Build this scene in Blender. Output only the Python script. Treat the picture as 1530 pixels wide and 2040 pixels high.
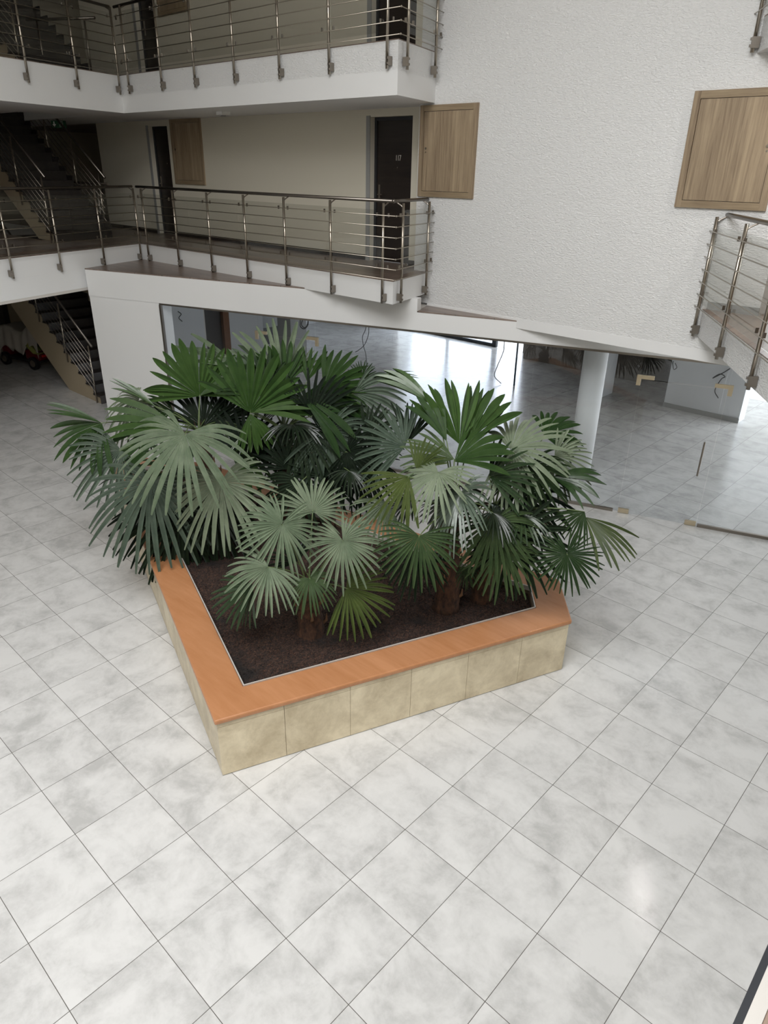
import bpy, math, random
from mathutils import Vector, Matrix
random.seed(7)
S = bpy.context.scene
COL = S.collection
for o in list(bpy.data.objects):
    bpy.data.objects.remove(o)

# ------------------------------------------------------------------ camera
# x runs along the gallery, y runs away from the near galleries, z is up, metres.
cam_data = bpy.data.cameras.new('camera')
cam_data.sensor_fit = 'VERTICAL'
cam_data.sensor_height = 24.0
cam_data.lens = 24.0 * 1397.46 / 2040.0
cam_data.clip_start = 0.02
cam_data.clip_end = 200
cam = bpy.data.objects.new('camera', cam_data)
COL.objects.link(cam)
cam.matrix_world = Matrix(((0.73246192, -0.31057908, 0.6058384, 0.0),
                           (0.68057652, 0.3108262, -0.66347771, 0.0),
                           (0.01775185, 0.89829155, 0.43904118, 4.6425),
                           (0, 0, 0, 1)))
S.camera = cam

# ------------------------------------------------------------------ world, light, exposure
world = bpy.data.worlds.new('overcast_sky')
S.world = world
world.use_nodes = True
wn = world.node_tree.nodes
wn['Background'].inputs[0].default_value = (0.93, 0.97, 1.0, 1)
wn['Background'].inputs[1].default_value = 2.2


def area_light(name, loc, target, sx, sy, energy, color):
    d = bpy.data.lights.new(name, 'AREA')
    d.shape = 'RECTANGLE'; d.size = sx; d.size_y = sy
    d.energy = energy; d.color = color
    o = bpy.data.objects.new(name, d); COL.objects.link(o)
    o.location = loc
    o.rotation_euler = (Vector(target) - Vector(loc)).to_track_quat('-Z', 'Y').to_euler()
    return o


# daylight falling through the roof light over the court and through the far windows, plus an added gallery fill
area_light('roof_daylight', (-1.9, -1.1, 9.9), (-1.9, -1.1, 0), 4.8, 7.6, 980, (1.0, 1.0, 0.995))
area_light('gallery_fill_light', (0.4, 0.2, 7.6), (-10.0, 4.5, 3.0), 6.5, 1.6, 170, (0.98, 0.99, 1.0))  # unseen fill lamp added to brighten the slab faces and stucco wall
area_light('rear_window_daylight', (-13.4, 19.0, 1.7), (-13.0, 12.0, 0.2), 5.5, 2.6, 230, (0.80, 0.86, 1.0))
area_light('side_window_daylight', (0.5, 18.2, 1.8), (-3.5, 12.0, 0.0), 6.0, 2.4, 480, (0.88, 0.93, 1.0))

S.view_settings.view_transform = 'Standard'
S.view_settings.look = 'None'
S.view_settings.gamma = 1.0
S.view_settings.use_curve_mapping = False
S.view_settings.exposure = 0.0
S.cycles.use_denoising = True
S.cycles.max_bounces = 8
S.cycles.diffuse_bounces = 5
S.cycles.glossy_bounces = 4
S.cycles.transparent_max_bounces = 24
S.cycles.caustics_reflective = False
S.cycles.caustics_refractive = False
S.cycles.sample_clamp_indirect = 6.0

PALMS = {
 'F': ((-4.341,3.714,0.550),(-4.325,3.729,1.171)),
 'R': ((-3.650,4.981,0.550),(-3.647,4.984,1.765)),
 'S': ((-3.493,5.376,0.550),(-3.451,5.412,1.633)),
 'B': ((-6.448,5.216,0.550),(-6.456,5.209,1.776)),
 'L': ((-7.294,4.755,0.550),(-7.429,4.622,1.676)),
 'K': ((-6.620,3.952,0.550),(-6.643,3.928,1.213)),
 'D': ((-5.868,5.389,0.550),(-5.856,5.400,1.463)),
}
# palm, hastula, midrib direction, blade normal, radius, spread, droop, green
FRONDS = [
('F',(-4.518,3.574,1.716),(0.204,-0.653,-0.729),(0.674,-0.446,0.588),0.458,330,0.12,2),
('F',(-4.039,3.878,1.616),(0.655,-0.177,-0.735),(0.529,-0.588,0.612),0.418,330,0.15,2),
('F',(-4.536,3.963,1.713),(-0.364,0.471,0.804),(0.623,-0.518,0.586),0.391,250,0.08,2),
('F',(-4.425,3.322,1.411),(0.173,-0.922,-0.347),(0.547,-0.203,0.812),0.415,230,0.20,2),
('F',(-3.964,3.846,1.156),(0.731,0.589,-0.345),(0.644,-0.427,0.635),0.455,210,0.12,3),
('F',(-4.556,3.254,1.182),(-0.512,-0.818,-0.261),(0.282,-0.448,0.849),0.405,110,0.15,0),
('F',(-4.153,3.568,1.305),(0.888,-0.235,-0.396),(0.235,-0.507,0.829),0.282,260,0.40,0),
('F',(-4.620,3.280,1.104),(0.203,-0.572,-0.795),(0.084,-0.799,0.596),0.327,60,0.10,0),
('F',(-4.591,3.780,1.205),(-0.797,-0.113,0.594),(0.600,-0.267,0.754),0.341,160,0.10,4),
('R',(-3.510,4.317,1.695),(0.222,-0.420,-0.880),(0.557,-0.686,0.468),0.441,250,0.12,0),
('R',(-3.656,4.470,1.411),(0.277,-0.404,-0.872),(0.552,-0.676,0.488),0.401,200,0.15,4),
('R',(-3.828,5.266,2.236),(-0.270,0.332,0.904),(0.720,-0.554,0.418),0.664,110,0.02,1),
('R',(-3.874,5.122,2.287),(-0.636,-0.009,0.772),(0.733,-0.322,0.599),0.582,50,0.05,1),
('R',(-3.764,5.341,2.260),(0.110,0.558,0.823),(0.237,-0.818,0.523),0.614,70,0.08,1),
('S',(-3.417,5.555,2.213),(0.892,0.389,0.231),(0.107,-0.677,0.728),0.610,270,0.22,2),
('R',(-3.649,4.723,2.152),(0.001,-0.720,-0.694),(0.065,-0.693,0.718),0.451,270,0.18,2),
('R',(-3.402,4.755,2.004),(0.389,-0.653,-0.650),(-0.404,-0.755,0.517),0.511,280,0.30,5),
('S',(-3.229,5.089,1.659),(0.533,-0.345,-0.773),(0.394,-0.708,0.587),0.475,260,0.20,0),
('S',(-3.130,5.282,1.506),(0.882,0.312,-0.354),(0.454,-0.766,0.455),0.606,320,0.12,4),
('S',(-3.124,5.098,1.425),(0.411,-0.293,-0.863),(0.460,-0.751,0.474),0.455,250,0.15,0),
('S',(-2.594,5.390,1.442),(0.347,-0.163,-0.924),(0.449,-0.835,0.316),0.366,340,0.08,0),
('S',(-2.631,5.728,1.697),(0.884,-0.044,-0.465),(0.437,-0.275,0.856),0.565,75,0.05,3),
('S',(-2.632,5.701,1.760),(-0.396,-0.553,-0.733),(0.230,-0.832,0.504),0.285,120,0.20,0),
('S',(-3.084,5.817,1.944),(0.922,0.388,0.013),(0.074,-0.207,0.975),0.519,90,0.10,1),
('S',(-3.210,6.057,2.070),(0.834,0.375,-0.405),(0.541,-0.703,0.461),0.431,240,0.20,2),
('S',(-3.429,6.201,2.180),(0.479,0.755,0.447),(0.201,-0.590,0.782),0.416,160,0.15,1),
('R',(-3.874,4.579,2.082),(-0.264,-0.785,-0.561),(0.367,-0.620,0.694),0.489,120,0.10,3),
('R',(-3.872,4.680,2.128),(0.144,0.558,0.817),(0.281,-0.815,0.507),0.328,100,0.05,3),
('R',(-4.266,4.956,2.168),(-0.871,-0.318,0.375),(0.486,-0.669,0.562),0.523,170,0.10,5),
('R',(-4.278,5.036,2.202),(-0.218,0.472,0.854),(0.578,-0.643,0.502),0.451,80,0.05,4),
('R',(-4.097,5.222,2.541),(-0.797,-0.297,0.526),(0.526,0.089,0.846),0.737,40,0.10,1),
('S',(-3.288,5.638,1.750),(0.876,0.479,-0.062),(0.383,-0.611,0.693),0.551,200,0.30,4),
('S',(-3.443,5.260,2.008),(0.749,0.489,0.447),(0.172,-0.795,0.581),0.482,140,0.20,0),
('S',(-3.315,5.721,2.016),(0.727,-0.106,-0.679),(0.345,-0.798,0.495),0.473,220,0.30,0),
('R',(-4.010,4.424,1.830),(-0.226,-0.575,-0.786),(0.447,-0.779,0.441),0.378,150,0.20,2),
('R',(-3.761,5.111,2.114),(0.552,0.659,0.511),(0.164,-0.687,0.708),0.582,90,0.10,1),
('R',(-3.718,5.051,2.169),(-0.833,-0.521,0.188),(0.390,-0.311,0.867),0.527,90,0.10,0),
('S',(-3.466,5.037,1.088),(0.357,-0.362,-0.861),(0.490,-0.712,0.503),0.175,200,0.30,0),
('L',(-6.336,3.774,2.063),(0.282,-0.690,-0.666),(0.442,-0.523,0.729),0.802,265,0.22,2),
('L',(-7.360,4.335,1.762),(-0.482,-0.845,0.231),(0.558,-0.092,0.825),0.923,55,0.05,1),
('L',(-7.470,4.270,1.816),(-0.222,-0.936,-0.272),(0.546,-0.351,0.761),0.800,60,0.10,1),
('L',(-7.689,4.228,1.953),(-0.535,-0.586,0.608),(0.513,0.347,0.785),0.619,30,0.05,1),
('L',(-7.828,3.575,1.874),(0.003,-0.845,-0.534),(0.522,-0.454,0.722),0.626,120,0.12,1),
('L',(-7.828,3.575,1.874),(-0.338,-0.817,0.467),(0.553,0.230,0.801),0.626,30,0.05,1),
('L',(-7.562,3.629,1.589),(0.001,-0.857,-0.515),(0.860,-0.262,0.438),0.656,200,0.25,5),
('L',(-7.998,4.172,1.986),(0.003,-0.783,-0.622),(0.762,-0.401,0.508),0.471,300,0.50,2),
('L',(-7.535,4.755,2.024),(-0.254,0.125,0.959),(0.811,-0.512,0.282),0.749,190,0.03,1),
('L',(-7.520,4.746,2.029),(0.329,0.798,0.505),(0.232,-0.586,0.776),0.728,60,0.06,1),
('L',(-7.799,4.510,1.813),(-0.558,-0.768,0.314),(0.675,-0.200,0.710),0.449,120,0.10,1),
('L',(-7.532,4.760,1.617),(-0.273,0.452,0.849),(0.765,-0.434,0.476),0.648,190,0.05,4),
('L',(-7.460,4.983,1.650),(0.050,0.779,0.625),(0.810,-0.398,0.432),0.589,150,0.05,4),
('L',(-7.042,4.752,1.543),(0.621,0.725,-0.299),(0.629,-0.232,0.742),0.691,120,0.25,1),
('K',(-6.703,3.502,1.473),(0.380,-0.550,-0.743),(0.614,-0.451,0.648),0.807,280,0.30,5),
('K',(-6.104,4.009,1.514),(0.413,-0.365,-0.834),(0.573,-0.608,0.550),0.692,290,0.25,2),
('K',(-6.509,3.710,1.108),(0.263,-0.383,-0.886),(0.786,-0.448,0.427),0.712,240,0.20,4),
('K',(-6.727,3.652,1.117),(-0.099,-0.779,-0.619),(0.683,-0.505,0.527),0.691,200,0.25,4),
('K',(-6.327,4.024,1.127),(0.482,-0.008,-0.876),(0.764,-0.486,0.425),0.633,230,0.25,4),
('K',(-6.808,4.080,1.467),(-0.604,-0.591,0.535),(0.761,-0.226,0.609),0.648,150,0.20,0),
('B',(-6.563,4.799,2.024),(0.008,0.364,0.932),(0.712,-0.656,0.250),0.833,150,0.04,1),
('B',(-6.512,4.812,2.033),(0.590,0.772,0.235),(0.310,-0.486,0.817),0.711,60,0.05,1),
('B',(-6.551,4.788,2.010),(0.499,-0.099,-0.861),(0.692,-0.552,0.465),0.416,90,0.20,1),
('B',(-6.720,5.416,2.250),(-0.592,-0.093,0.801),(0.729,-0.487,0.482),0.842,120,0.05,2),
('B',(-6.609,5.362,2.220),(-0.254,0.121,0.960),(0.881,-0.382,0.281),0.568,110,0.05,1),
('B',(-6.728,5.307,2.301),(-0.695,-0.512,0.505),(0.613,-0.054,0.788),0.679,50,0.05,1),
('B',(-7.281,5.231,2.335),(-0.741,-0.559,0.373),(0.653,-0.466,0.598),0.859,35,0.08,2),
('B',(-6.680,5.630,2.314),(-0.107,0.506,0.856),(0.731,-0.543,0.412),0.391,110,0.03,2),
('B',(-6.449,5.608,2.268),(-0.081,0.426,0.901),(0.444,-0.794,0.415),0.447,70,0.03,1),
('B',(-6.173,5.629,2.226),(0.610,0.697,0.377),(0.523,-0.712,0.469),0.611,150,0.05,1),
('B',(-5.860,5.827,2.196),(0.712,0.517,-0.475),(0.680,-0.676,0.284),0.680,190,0.30,5),
('B',(-5.870,5.983,2.344),(-0.129,0.242,0.962),(0.539,-0.797,0.273),0.232,160,0.05,0),
('B',(-5.860,5.982,2.328),(0.607,0.780,0.153),(0.093,-0.261,0.961),0.672,16,0.05,1),
('B',(-6.212,5.300,2.192),(0.742,0.643,-0.189),(0.543,-0.413,0.731),0.777,100,0.15,1),
('B',(-6.050,5.307,1.979),(0.362,0.714,0.599),(0.714,-0.626,0.314),0.658,200,0.10,4),
('B',(-5.863,5.373,1.821),(0.678,0.237,-0.696),(0.638,-0.660,0.397),0.688,220,0.25,5),
('B',(-6.133,5.216,1.855),(0.300,-0.395,-0.868),(0.408,-0.770,0.491),0.661,160,0.30,4),
('B',(-6.629,4.748,1.524),(-0.094,0.451,0.887),(0.759,-0.544,0.357),0.611,190,0.05,4),
('B',(-6.553,5.042,2.171),(-0.488,-0.221,0.844),(0.861,-0.282,0.424),0.661,120,0.10,0),
('B',(-6.122,5.704,2.064),(0.714,0.617,-0.331),(0.669,-0.461,0.583),0.586,120,0.15,0),
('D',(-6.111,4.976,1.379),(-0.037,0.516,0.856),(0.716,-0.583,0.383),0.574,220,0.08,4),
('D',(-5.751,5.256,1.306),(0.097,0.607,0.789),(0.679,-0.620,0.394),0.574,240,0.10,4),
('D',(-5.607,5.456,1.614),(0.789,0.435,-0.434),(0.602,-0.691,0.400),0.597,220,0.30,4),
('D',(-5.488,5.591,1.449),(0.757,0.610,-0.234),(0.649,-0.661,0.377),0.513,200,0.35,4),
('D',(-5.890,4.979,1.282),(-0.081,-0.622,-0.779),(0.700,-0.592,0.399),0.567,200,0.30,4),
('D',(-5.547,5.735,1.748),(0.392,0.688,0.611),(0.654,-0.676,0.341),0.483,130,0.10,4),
]

# ------------------------------------------------------------------ materials
def srgb(r, g, b):
    f = lambda c: (c / 255 / 12.92) if c <= 10 else ((c / 255 + 0.055) / 1.055) ** 2.4
    return (f(r), f(g), f(b), 1)


class Mat:
    """small node helper around one Principled material"""
    def __init__(self, name, color=(0.5, 0.5, 0.5, 1), rough=0.5, metal=0.0, spec=0.5):
        self.m = bpy.data.materials.new(name)
        self.m.use_nodes = True
        self.t = self.m.node_tree
        self.b = self.t.nodes['Principled BSDF']
        self.b.inputs['Base Color'].default_value = color
        self.b.inputs['Roughness'].default_value = rough
        self.b.inputs['Metallic'].default_value = metal
        self.b.inputs['Specular IOR Level'].default_value = spec

    def n(self, kind, **kw):
        nd = self.t.nodes.new(kind)
        for k, v in kw.items():
            if k.startswith('i_'):
                nd.inputs[k[2:].replace('_', ' ')].default_value = v
            else:
                setattr(nd, k, v)
        return nd

    def l(self, a, b):
        self.t.links.new(a, b)

    def coords(self, scale=(1, 1, 1), rot=(0, 0, 0), loc=(0, 0, 0)):
        tc = self.n('ShaderNodeTexCoord')
        mp = self.n('ShaderNodeMapping')
        mp.inputs['Scale'].default_value = scale
        mp.inputs['Rotation'].default_value = rot
        mp.inputs['Location'].default_value = loc
        self.l(tc.outputs['Object'], mp.inputs['Vector'])
        return mp.outputs['Vector']

    def noise(self, vec, scale, detail=6, rough=0.6, dist=0.0):
        nd = self.n('ShaderNodeTexNoise')
        nd.inputs['Scale'].default_value = scale
        nd.inputs['Detail'].default_value = detail
        nd.inputs['Roughness'].default_value = rough
        nd.inputs['Distortion'].default_value = dist
        if vec is not None:
            self.l(vec, nd.inputs['Vector'])
        return nd.outputs['Fac']

    def ramp(self, fac, stops):
        r = self.n('ShaderNodeValToRGB')
        e = r.color_ramp.elements
        while len(e) < len(stops):
            e.new(0.5)
        for i, (p, c) in enumerate(stops):
            e[i].position = p; e[i].color = c
        self.l(fac, r.inputs['Fac'])
        return r.outputs['Color']

    def math(self, op, a, b=None):
        nd = self.n('ShaderNodeMath', operation=op)
        for i, v in enumerate((a, b)):
            if v is None: continue
            if isinstance(v, (int, float)): nd.inputs[i].default_value = v
            else: self.l(v, nd.inputs[i])
        return nd.outputs[0]

    def mix(self, fac, a, b, mode='MIX'):
        nd = self.n('ShaderNodeMix', data_type='RGBA', blend_type=mode)
        for s, v in ((nd.inputs[0], fac), (nd.inputs[6], a), (nd.inputs[7], b)):
            if hasattr(v, 'links'): self.l(v, s)
            else: s.default_value = v
        return nd.outputs[2]

    def color(self, s): self.l(s, self.b.inputs['Base Color'])
    def rough(self, s): self.l(s, self.b.inputs['Roughness'])

    def bump(self, h, strength=0.3, dist=0.01):
        nd = self.n('ShaderNodeBump')
        nd.inputs['Strength'].default_value = strength
        nd.inputs['Distance'].default_value = dist
        self.l(h, nd.inputs['Height'])
        self.l(nd.outputs['Normal'], self.b.inputs['Normal'])


def tile_mat(name, light, dark, grout, size, rot, origin, rough, joint=0.0045, axes='XY'):
    """square stoneware tiles with cloudy marbling that changes from tile to tile"""
    M = Mat(name, rough=rough)
    tc = M.n('ShaderNodeTexCoord')
    mp = M.n('ShaderNodeMapping', vector_type='TEXTURE')
    mp.inputs['Location'].default_value = origin
    mp.inputs['Rotation'].default_value = (0, 0, rot)
    mp.inputs['Scale'].default_value = (size, size, size)
    M.l(tc.outputs['Object'], mp.inputs['Vector'])
    sx = M.n('ShaderNodeSeparateXYZ'); M.l(mp.outputs['Vector'], sx.inputs[0])
    u, v = sx.outputs[0], sx.outputs[1]
    fu, fv = M.math('FLOOR', u), M.math('FLOOR', v)
    cb = M.n('ShaderNodeCombineXYZ'); M.l(fu, cb.inputs[0]); M.l(fv, cb.inputs[1])
    wnz = M.n('ShaderNodeTexWhiteNoise', noise_dimensions='3D'); M.l(cb.outputs[0], wnz.inputs['Vector'])
    off = M.n('ShaderNodeVectorMath', operation='MULTIPLY_ADD')
    M.l(wnz.outputs['Color'], off.inputs[0]); off.inputs[1].default_value = (9, 9, 9); M.l(mp.outputs['Vector'], off.inputs[2])
    n1 = M.noise(off.outputs[0], 1.9, 7, 0.62, 0.35)
    n2 = M.noise(off.outputs[0], 11.0, 5, 0.7)
    mixn = M.math('ADD', M.math('MULTIPLY', n1, 0.8), M.math('MULTIPLY', n2, 0.2))
    mixn = M.math('ADD', mixn, M.math('MULTIPLY', M.math('SUBTRACT', wnz.outputs['Value'], 0.5), 0.07))
    mid = tuple((a * 0.72 + b * 0.28) for a, b in zip(light, dark))
    base = M.ramp(mixn, [(0.34, dark), (0.50, mid), (0.60, light)])
    du = M.math('MINIMUM', M.math('FRACT', u), M.math('SUBTRACT', 1.0, M.math('FRACT', u)))
    dv = M.math('MINIMUM', M.math('FRACT', v), M.math('SUBTRACT', 1.0, M.math('FRACT', v)))
    line = M.math('LESS_THAN', M.math('MINIMUM', du, dv), joint / size / 2)
    M.color(M.mix(line, base, grout))
    M.rough(M.math('ADD', M.math('MULTIPLY', n2, 0.12), rough))
    return M.m


def clad_mat(name, light, dark):
    M = Mat(name, rough=0.4)
    n1 = M.noise(M.coords(), 3.0, 7, 0.62, 0.4)
    n2 = M.noise(M.coords(), 20.0, 5, 0.7)
    M.color(M.ramp(M.math('ADD', M.math('MULTIPLY', n1, 0.8), M.math('MULTIPLY', n2, 0.2)), [(0.36, dark), (0.62, light)]))
    return M.m


def plaster_mat(name, col, bump, stretch=(1, 1, 1.6), scale=42, rough=0.75):
    M = Mat(name, col, rough, spec=0.25)
    if bump:
        v = M.coords(stretch)
        h = M.noise(v, scale, 3, 0.55, 0.6)
        M.bump(h, bump, 0.035)
    return M.m


def grain_mat(name, c1, c2, rough, axis, scale=7.0, stretch=0.05, planks=None, c3=None):
    """wood grain running along one axis (0 x, 1 y, 2 z)"""
    M = Mat(name, rough=rough)
    sc = [1.0, 1.0, 1.0]; sc[axis] = stretch
    v = M.coords(tuple(sc))
    n1 = M.noise(v, scale, 6, 0.6, 1.2)
    n2 = M.noise(v, scale * 7, 4, 0.6, 0.3)
    f = M.math('ADD', M.math('MULTIPLY', n1, 0.65), M.math('MULTIPLY', n2, 0.35))
    c = M.ramp(f, [(0.36, c2), (0.64, c1)])
    if planks:
        pax, width, length = planks
        tc = M.n('ShaderNodeTexCoord'); sx = M.n('ShaderNodeSeparateXYZ'); M.l(tc.outputs['Object'], sx.inputs[0])
        a = M.math('DIVIDE', sx.outputs[pax], width)
        row = M.math('FLOOR', a)
        b = M.math('ADD', M.math('DIVIDE', sx.outputs[axis], length), M.math('MULTIPLY', row, 0.37))
        cb = M.n('ShaderNodeCombineXYZ'); M.l(row, cb.inputs[0]); M.l(M.math('FLOOR', b), cb.inputs[1])
        w = M.n('ShaderNodeTexWhiteNoise', noise_dimensions='3D'); M.l(cb.outputs[0], w.inputs['Vector'])
        c = M.mix(M.math('MULTIPLY', w.outputs['Value'], 0.45), c, c3 or c2)
        ln = M.math('LESS_THAN', M.math('FRACT', a), 0.02)
        ln2 = M.math('LESS_THAN', M.math('FRACT', b), 0.004)
        c = M.mix(M.math('MAXIMUM', ln, ln2), c, (0.04, 0.035, 0.03, 1))
    M.color(c)
    return M.m


def metal_mat(name, col, rough):
    return Mat(name, col, rough, 1.0).m


def glass_mat(name, tint, refl=1.45):
    m = bpy.data.materials.new(name); m.use_nodes = True
    t = m.node_tree; t.nodes.clear()
    out = t.nodes.new('ShaderNodeOutputMaterial')
    tr = t.nodes.new('ShaderNodeBsdfTransparent'); tr.inputs[0].default_value = tint
    gl = t.nodes.new('ShaderNodeBsdfGlossy'); gl.inputs['Roughness'].default_value = 0.0
    gl.inputs[0].default_value = (1, 1, 1, 1)
    fr = t.nodes.new('ShaderNodeFresnel'); fr.inputs[0].default_value = refl
    mx = t.nodes.new('ShaderNodeMixShader')
    ge = t.nodes.new('ShaderNodeNewGeometry'); sb = t.nodes.new('ShaderNodeMath'); sb.operation = 'SUBTRACT'; sb.inputs[0].default_value = 1.0
    t.links.new(ge.outputs['Backfacing'], sb.inputs[1])
    mu = t.nodes.new('ShaderNodeMath'); mu.operation = 'MULTIPLY'   # the far face of the pane adds no mirror of its own
    t.links.new(fr.outputs[0], mu.inputs[0]); t.links.new(sb.outputs[0], mu.inputs[1])
    t.links.new(mu.outputs[0], mx.inputs[0]); t.links.new(tr.outputs[0], mx.inputs[1]); t.links.new(gl.outputs[0], mx.inputs[2])
    t.links.new(mx.outputs[0], out.inputs[0])
    return m


def frond_mat(name, c1, c2, rough, spec=0.5):
    M = Mat(name, rough=rough, spec=spec)
    n1 = M.noise(M.coords(), 9.0, 4, 0.6)
    oi = M.n('ShaderNodeObjectInfo')
    f = M.math('ADD', M.math('MULTIPLY', n1, 0.6), M.math('MULTIPLY', oi.outputs['Random'], 0.4))
    M.color(M.ramp(f, [(0.3, c2), (0.7, c1)]))
    return M.m


FLOOR_T = tile_mat('grey_stoneware', srgb(209, 208, 206), srgb(178, 177, 175), srgb(92, 88, 83), 0.6,
                   math.radians(-0.316), (-2.438, 2.384, 0), 0.15)
CLAD = clad_mat('beige_stoneware', srgb(224, 211, 182), srgb(186, 171, 142))
STUCCO = plaster_mat('white_stucco', srgb(230, 230, 229), 0.6, (1, 1, 2.2), 30)
SMOOTH = plaster_mat('white_paint', srgb(230, 230, 229), 0.06, (1, 1, 1), 60)
SATIN = plaster_mat('corridor_paint', srgb(214, 208, 192), 0.03, (1, 1, 1), 60, 0.42)
SOFFIT = plaster_mat('soffit_paint', srgb(206, 201, 194), 0.0)
STAIRW = plaster_mat('stair_paint', srgb(172, 158, 134), 0.0)
BEECH = grain_mat('varnished_beech', srgb(184, 131, 92), srgb(168, 115, 76), 0.27, 0, 3.0, 0.15)
OAKZ = grain_mat('grey_oak_vertical', srgb(170, 151, 124), srgb(120, 102, 82), 0.5, 2, 9.0, 0.05)
OAKX = grain_mat('grey_oak_horizontal', srgb(164, 146, 118), srgb(124, 106, 84), 0.5, 0, 9.0, 0.05)
PLANK = grain_mat('wood_look_tile', srgb(150, 132, 120), srgb(98, 84, 76), 0.3, 0, 6.0, 0.12, (1, 0.2, 1.2), srgb(120, 106, 98))
PLANKY = grain_mat('wood_look_tile_turned', srgb(168, 146, 130), srgb(120, 102, 90), 0.3, 1, 6.0, 0.12, (0, 0.2, 1.2), srgb(140, 124, 112))
DOORM = grain_mat('wenge_door', srgb(46, 38, 34), srgb(30, 25, 23), 0.35, 0, 6.0, 0.1)
DARKW = grain_mat('dark_stair_tile', srgb(52, 46, 42), srgb(34, 30, 28), 0.4, 0, 5.0, 0.2)
STEEL = metal_mat('brushed_steel', (0.42, 0.38, 0.32, 1), 0.28)
STEELD = metal_mat('dull_steel', (0.30, 0.27, 0.235, 1), 0.34)
RAILM = metal_mat('handrail_steel', (0.20, 0.18, 0.16, 1), 0.3)
BRASS = metal_mat('champagne_fitting', (0.62, 0.53, 0.38, 1), 0.38)
ALU = Mat('pale_aluminium_trim', srgb(206, 202, 196), 0.4, 0.3).m
GLASS = glass_mat('clear_glass', (0.92, 0.935, 0.945, 1), 1.62)
GLASSR = glass_mat('railing_glass', (0.91, 0.915, 0.905, 1), 1.6)
DARKM = Mat('dark_frame', srgb(40, 42, 46), 0.45).m
BLACK = Mat('black_rubber', srgb(18, 18, 18), 0.6).m
WIRE = Mat('black_cable', srgb(40, 40, 42), 0.5).m
WIREL = Mat('pale_cable', srgb(150, 150, 150), 0.5).m
PIPE = Mat('teal_conduit', srgb(38, 62, 76), 0.4).m
RED = Mat('dark_red_paint', srgb(92, 14, 22), 0.3).m
SHEET = Mat('grey_dust_sheet', srgb(158, 152, 144), 0.9).m
YELLOW = Mat('yellow_green_cloth', srgb(140, 142, 76), 0.9).m
GREENS = Mat('exit_green', srgb(30, 88, 58), 0.5).m
WHITE = Mat('plain_white', srgb(235, 235, 232), 0.5).m
NUMW = Mat('silver_digit', srgb(206, 202, 194), 0.35).m
BRICK = plaster_mat('raw_brick', srgb(120, 84, 62), 0.4, (1, 1, 1), 20)
GREYW = plaster_mat('grey_block', srgb(150, 150, 148), 0.05)
ROOMW = plaster_mat('room_paint', srgb(212, 214, 216), 0.03)
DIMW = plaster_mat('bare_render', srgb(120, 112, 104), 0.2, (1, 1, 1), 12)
SHADEHALL = Mat('hall_painted_shade', srgb(66, 60, 54), 0.6).m  # shade of the stair hall put into the wall colour
OUTG = Mat('sunlit_paving', srgb(236, 236, 234), 0.8).m
TRUNKM = Mat('palm_fibre', rough=0.9)
TRUNKM.color(TRUNKM.ramp(TRUNKM.noise(TRUNKM.coords((1, 1, 0.35)), 26, 5, 0.7), [(0.35, srgb(38, 26, 20)), (0.7, srgb(98, 66, 46))]))
TRUNKM.bump(TRUNKM.noise(TRUNKM.coords((1, 1, 0.3)), 40, 4, 0.7), 0.8, 0.02)
TRUNKM = TRUNKM.m
STUBM = Mat('cut_stalk', srgb(112, 82, 58), 0.8).m
SOILM = Mat('brown_granules', rough=0.9)
_v = SOILM.n('ShaderNodeTexVoronoi'); _v.inputs['Scale'].default_value = 85
SOILM.l(SOILM.coords(), _v.inputs['Vector'])
_n = SOILM.noise(SOILM.coords(), 2.2, 5, 0.6)
_g = SOILM.ramp(_v.outputs['Color'], [(0.1, srgb(28, 18, 14)), (0.5, srgb(48, 32, 25)), (0.95, srgb(88, 60, 46))])
SOILM.color(SOILM.mix(SOILM.ramp(_n, [(0.32, (1, 1, 1, 1)), (0.46, (0, 0, 0, 1))]), _g, srgb(24, 17, 14)))
SOILM.bump(_v.outputs['Distance'], 0.9, 0.015)
SOILM = SOILM.m
GREEN = {
    0: frond_mat('frond_green', srgb(72, 88, 56), srgb(44, 62, 38), 0.32),
    1: frond_mat('frond_bright_green', srgb(60, 84, 40), srgb(36, 60, 26), 0.32),
    2: frond_mat('frond_grey_green', srgb(130, 140, 118), srgb(94, 108, 86), 0.30),
    3: frond_mat('frond_yellow_green', srgb(76, 88, 44), srgb(48, 62, 30), 0.36),
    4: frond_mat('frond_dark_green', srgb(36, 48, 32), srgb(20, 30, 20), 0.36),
    5: frond_mat('frond_blue_green', srgb(92, 104, 90), srgb(62, 76, 64), 0.32),
}
STALKM = Mat('frond_stalk', srgb(88, 104, 62), 0.45).m


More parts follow.
